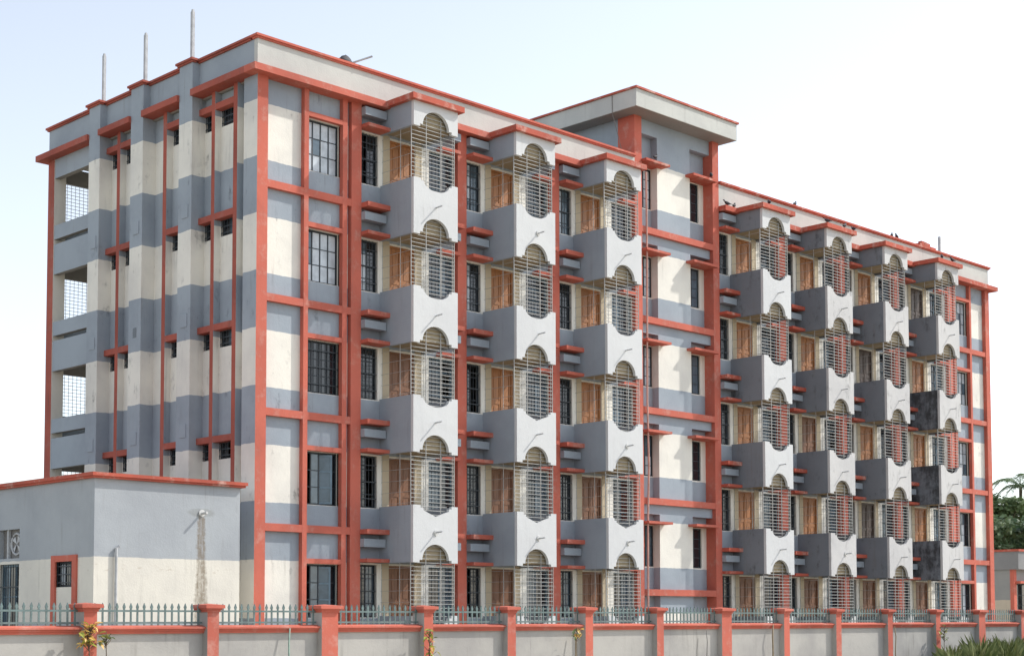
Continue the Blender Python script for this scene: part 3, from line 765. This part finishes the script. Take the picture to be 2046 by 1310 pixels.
def palm(loc, h, seed):
    rnd = random.Random(seed)
    t = thing("palm_tree", "slim palm with drooping fronds above the trees at the right edge", "tree", loc)
    put("trunk", MB().tube([(0, 0, 0), (0.15, 0.1, h*0.5), (0.05, 0, h)], 0.17, 8, taper=0.10).mesh("trunk", M_BARK), t)
    FM = []
    for v in range(3):
        mb = MB(); L_ = 2.5
        spine = [Vector((L_*s*(1-0.10*s), 0, (0.95-v*0.3)*L_*s - (1.15+v*0.1)*L_*s*s)) for s in [i/14 for i in range(15)]]
        mb.tube([tuple(x) for x in spine], 0.03, 5, taper=0.008)
        for i in range(2, 15):
            for k in range(2):
                for sg in (-1, 1):
                    p = spine[i-1].lerp(spine[i], k*0.5); ln = 0.62*(1-abs(i/14-0.45)*0.9)*rnd.uniform(0.8, 1.1)
                    e = p + Vector((0.28*ln, sg*ln*0.85, -0.42*ln*rnd.uniform(0.7, 1.3)))
                    w_ = Vector((0.035, 0, 0))
                    mb.poly([tuple(p-w_), tuple(p+w_), tuple(p.lerp(e, 0.6)+w_*0.9), tuple(e), tuple(p.lerp(e, 0.6)-w_*0.9)])
        FM.append(mb.mesh("frond", M_LEAFD))
    for i in range(13):
        f = put("frond", FM[i % 3], t, (0.05, 0, h-0.05)); f.rotation_euler = (rnd.uniform(-0.15, 0.15), rnd.uniform(-0.35, 0.15), i*2.4)
p = at_x(2041, 1100, 74); palm((p.x, p.y, 0), 10.7, 5)

p = at_x(2024, 1100, 69); tree("broadleaf_tree", "rounded mid green tree in front of the palm, above the low grey building", (p.x, p.y, 0), 8.0, 2.2, M_LEAFD, 21, 26, 170, 0.36)
# ---- plants in front of the wall
def leaf_mesh(name, l, w_, m):
    mb = MB(); n = 5
    for sg in (-1, 1):
        for i in range(n):
            a, b = i/n, (i+1)/n
            wa, wb = w_*math.sin(math.pi*a**0.8), w_*math.sin(math.pi*b**0.8)
            za, zb = -0.25*l*a*a, -0.25*l*b*b
            q = [(l*a, 0, za), (l*b, 0, zb), (l*b, sg*wb, zb+wb*0.35), (l*a, sg*wa, za+wa*0.35)]
            mb.poly(q if sg > 0 else q[::-1])
    return mb.mesh(name, m)
LF = [leaf_mesh("leaf", 0.15, 0.042, M_LEAFY), leaf_mesh("leaf", 0.18, 0.045, M_LEAFG), leaf_mesh("leaf", 0.13, 0.035, M_LEAF)]
def shrub(u, v, n, spread, kinds, label, seed, hz=0.28, y=FY-0.36):
    rnd = random.Random(seed); p = at_y(u, v, y)
    t = thing("shrub", label, "plant", (p.x, y, 0), "small plants along the boundary wall")
    st = MB(); st.tube([(0.05, 0, 0), (0.02, 0.01, p.z*0.6), (0, 0, p.z+0.1)], 0.014, 6, taper=0.007)
    for i in range(n):
        th = rnd.uniform(0, 6.28); r_ = spread*rnd.uniform(0.1, 1); z = p.z + rnd.uniform(-hz, hz)
        c = (r_*math.cos(th), r_*math.sin(th)*0.6, z)
        st.tube([(0, 0, z-0.12), c], 0.006, 4)
        f = put("leaf", LF[rnd.choice(kinds)], t, c); s = rnd.uniform(0.7, 1.15); f.scale = (s, s, s)
        f.rotation_euler = (rnd.uniform(-0.5, 0.5), rnd.uniform(-0.7, 0.9), rnd.uniform(0, 6.28))
    put("stem", st.mesh("stem", M_BARK), t)
shrub(178, 1266, 60, 0.20, [0, 0, 0, 1], "plant with orange and yellow leaves in front of the leftmost pillar", 1, 0.20)
shrub(212, 1272, 14, 0.20, [1, 2], "small lime green leafy plant just right of the leftmost pillar", 6, 0.1)
shrub(858, 1280, 24, 0.20, [1, 1, 2, 0], "spiky yellow green plant in front of the pillar right of the wide red pillar", 2, 0.26)
shrub(1152, 1262, 16, 0.24, [1, 0, 2], "sparse yellowish plant on the coping beside a narrow pillar near the middle", 3, 0.12)
shrub(1886, 1262, 22, 0.22, [1, 2, 2], "pale green sapling rising from the tall grass at right", 4, 0.22)
def grass():
    rnd = random.Random(9); mb = MB()
    for i in range(9000):
        u = rnd.uniform(1800, 2140); y = FY - rnd.uniform(0.15, 3.2)
        dense = min(1, max(0.12, (u-1830)/110))
        if rnd.random() > dense: continue
        p = at_y(u, 1250, y); h = rnd.uniform(0.4, 1.15)*(0.6+0.6*dense)*(0.8+0.25*math.sin(u*0.11))
        d = rnd.uniform(0, 6.28); b = rnd.uniform(0.1, 0.55)*h; w_ = 0.014+0.012*rnd.random()
        ax = Vector((math.cos(d), math.sin(d), 0)); sd = Vector((-ax.y, ax.x, 0))*w_
        P0 = Vector((p.x, y, 0)); P1 = P0+ax*b*0.35+Vector((0, 0, h*0.6)); P2 = P0+ax*b+Vector((0, 0, h*rnd.uniform(0.75, 1.0)))
        mb.poly([tuple(P0-sd), tuple(P0+sd), tuple(P1+sd*0.8), tuple(P2), tuple(P1-sd*0.8)])
    o = put("tall_grass", mb.mesh("tall_grass", M_GRASS)); o['kind'] = 'stuff'
    o['label'] = "tall green grass growing before the wall at lower right"; o['category'] = "grass"
grass()

# ---- pigeons on the ledges and the roof edge
def pigeon_mesh():
    mb = MB(); prof = [(-0.17, 0.075, 0.010), (-0.10, 0.085, 0.022), (-0.04, 0.095, 0.055), (0.03, 0.105, 0.062), (0.08, 0.13, 0.050), (0.105, 0.165, 0.030), (0.12, 0.20, 0.030), (0.14, 0.205, 0.022), (0.175, 0.20, 0.004)]
    n = 10; rings = []
    for x, z, r_ in prof:
        b = len(mb.v); rings.append(b)
        for k in range(n):
            t = 2*math.pi*k/n; mb.v.append((x, r_*math.cos(t), z+r_*math.sin(t)))
    for a, b in zip(rings, rings[1:]):
        for k in range(n):
            j = (k+1) % n; mb.f.append((a+k, b+k, b+j, a+j)); mb.m.append(0)
    mb.f.append(tuple(rings[0]+k for k in range(n))); mb.m.append(0)
    mb.f.append(tuple(rings[-1]+k for k in reversed(range(n)))); mb.m.append(0)
    for s in (-0.02, 0.02): mb.tube([(0.0, s, 0.07), (0.005, s, 0.0), (0.03, s, 0.0)], 0.006, 5)
    return mb.mesh("pigeon", M_BIRD, True)
PG = pigeon_mesh()
X = [COLR[i]+0.79 for i in BAYS]
birds = [((19.75, -0.22, 16.2), 2.6, "pigeon perched on the red eave right beside the stair tower column"),
         ((20.15, -0.20, 16.2), 0.4, "pigeon on the red eave a step right of the one by the stair tower"),
         ((X[3]+0.35, -BD-0.05, 16.205), 0.9, "pigeon on the balcony roof just right of the stair tower"),
         ((24.2, 0.05, 17.08), 0.3, "pigeon on the parapet top above the second right-hand balcony stack"),
         ((X[4]+0.0, -BD-0.05, 16.205), 2.0, "pigeon on the left corner of the second right-hand balcony roof"),
         ((X[4]+1.05, -BD-0.08, 16.205), 0.2, "pigeon in the middle of the second right-hand balcony roof"),
         ((X[4]+1.70, -BD-0.06, 16.205), 1.2, "pigeon at the right end of the second right-hand balcony roof"),
         ((27.0, -0.24, 16.2), 2.2, "pigeon on the red eave before the third right-hand balcony stack"),
         ((30.9, 0.05, 17.08), 0.5, "left one of two pigeons close together on the far parapet top"),
         ((31.3, 0.06, 17.08), 3.3, "right one of two pigeons close together on the far parapet top"),
         ((X[6]+0.25, -BD-0.08, 16.205), 0.7, "pigeon on the left of the farthest balcony roof"),
         ((X[6]+1.1, -BD-0.07, 16.205), 2.9, "pigeon near the right end of the farthest balcony roof"),
         ((15.9, -0.18, 17.04), 0.3, "pigeon on the tower's left top sunshade"),
         ((18.9, -0.18, 17.04), 0.8, "pigeon on the tower's right top sunshade")]
for l_, rz, lab in birds:
    o = thing("pigeon", lab, "bird", l_, "pigeons on the roof ledges", me=PG); o.rotation_euler = (0, 0, rz); 
# bundle on the roof edge
q = at_y(683, 112, 0.25)
rn = random.Random(4); bm_ = MB(); n = 12
for ring in range(5):
    z = 0.22*ring/4; rr = [0.17, 0.19, 0.17, 0.11, 0.03][ring]
    for k in range(n):
        t = 6.283*k/n; e = rr*(1+rn.uniform(-0.18, 0.18)); bm_.v.append((e*math.cos(t)*1.2, e*math.sin(t)*0.5, z+rn.uniform(-0.015, 0.015)))
for ring in range(4):
    for k in range(n):
        j = (k+1) % n; bm_.f.append((ring*n+k, ring*n+j, ring*n+n+j, ring*n+n+k)); bm_.m.append(0)
thing("cloth_bundle", "dark crumpled bundle lying on the roof edge left of the tilted rod", "bundle", (q.x, 0.07, 17.08), me=bm_.mesh("cloth_bundle", M_BIRD, True))
thing("brick_heap", "reddish rubble heap on the far right roof edge", "rubble", (33.4, 0.08, 17.08), me=MB().box(-0.5, -0.1, -0.12, 0.12, 0, 0.12).box(-0.05, 0.35, -0.1, 0.1, 0, 0.2).box(-0.3, 0.1, -0.08, 0.08, 0.12, 0.24).box(0.4, 0.8, -0.1, 0.1, 0, 0.1).mesh("brick_heap", M_REDW))
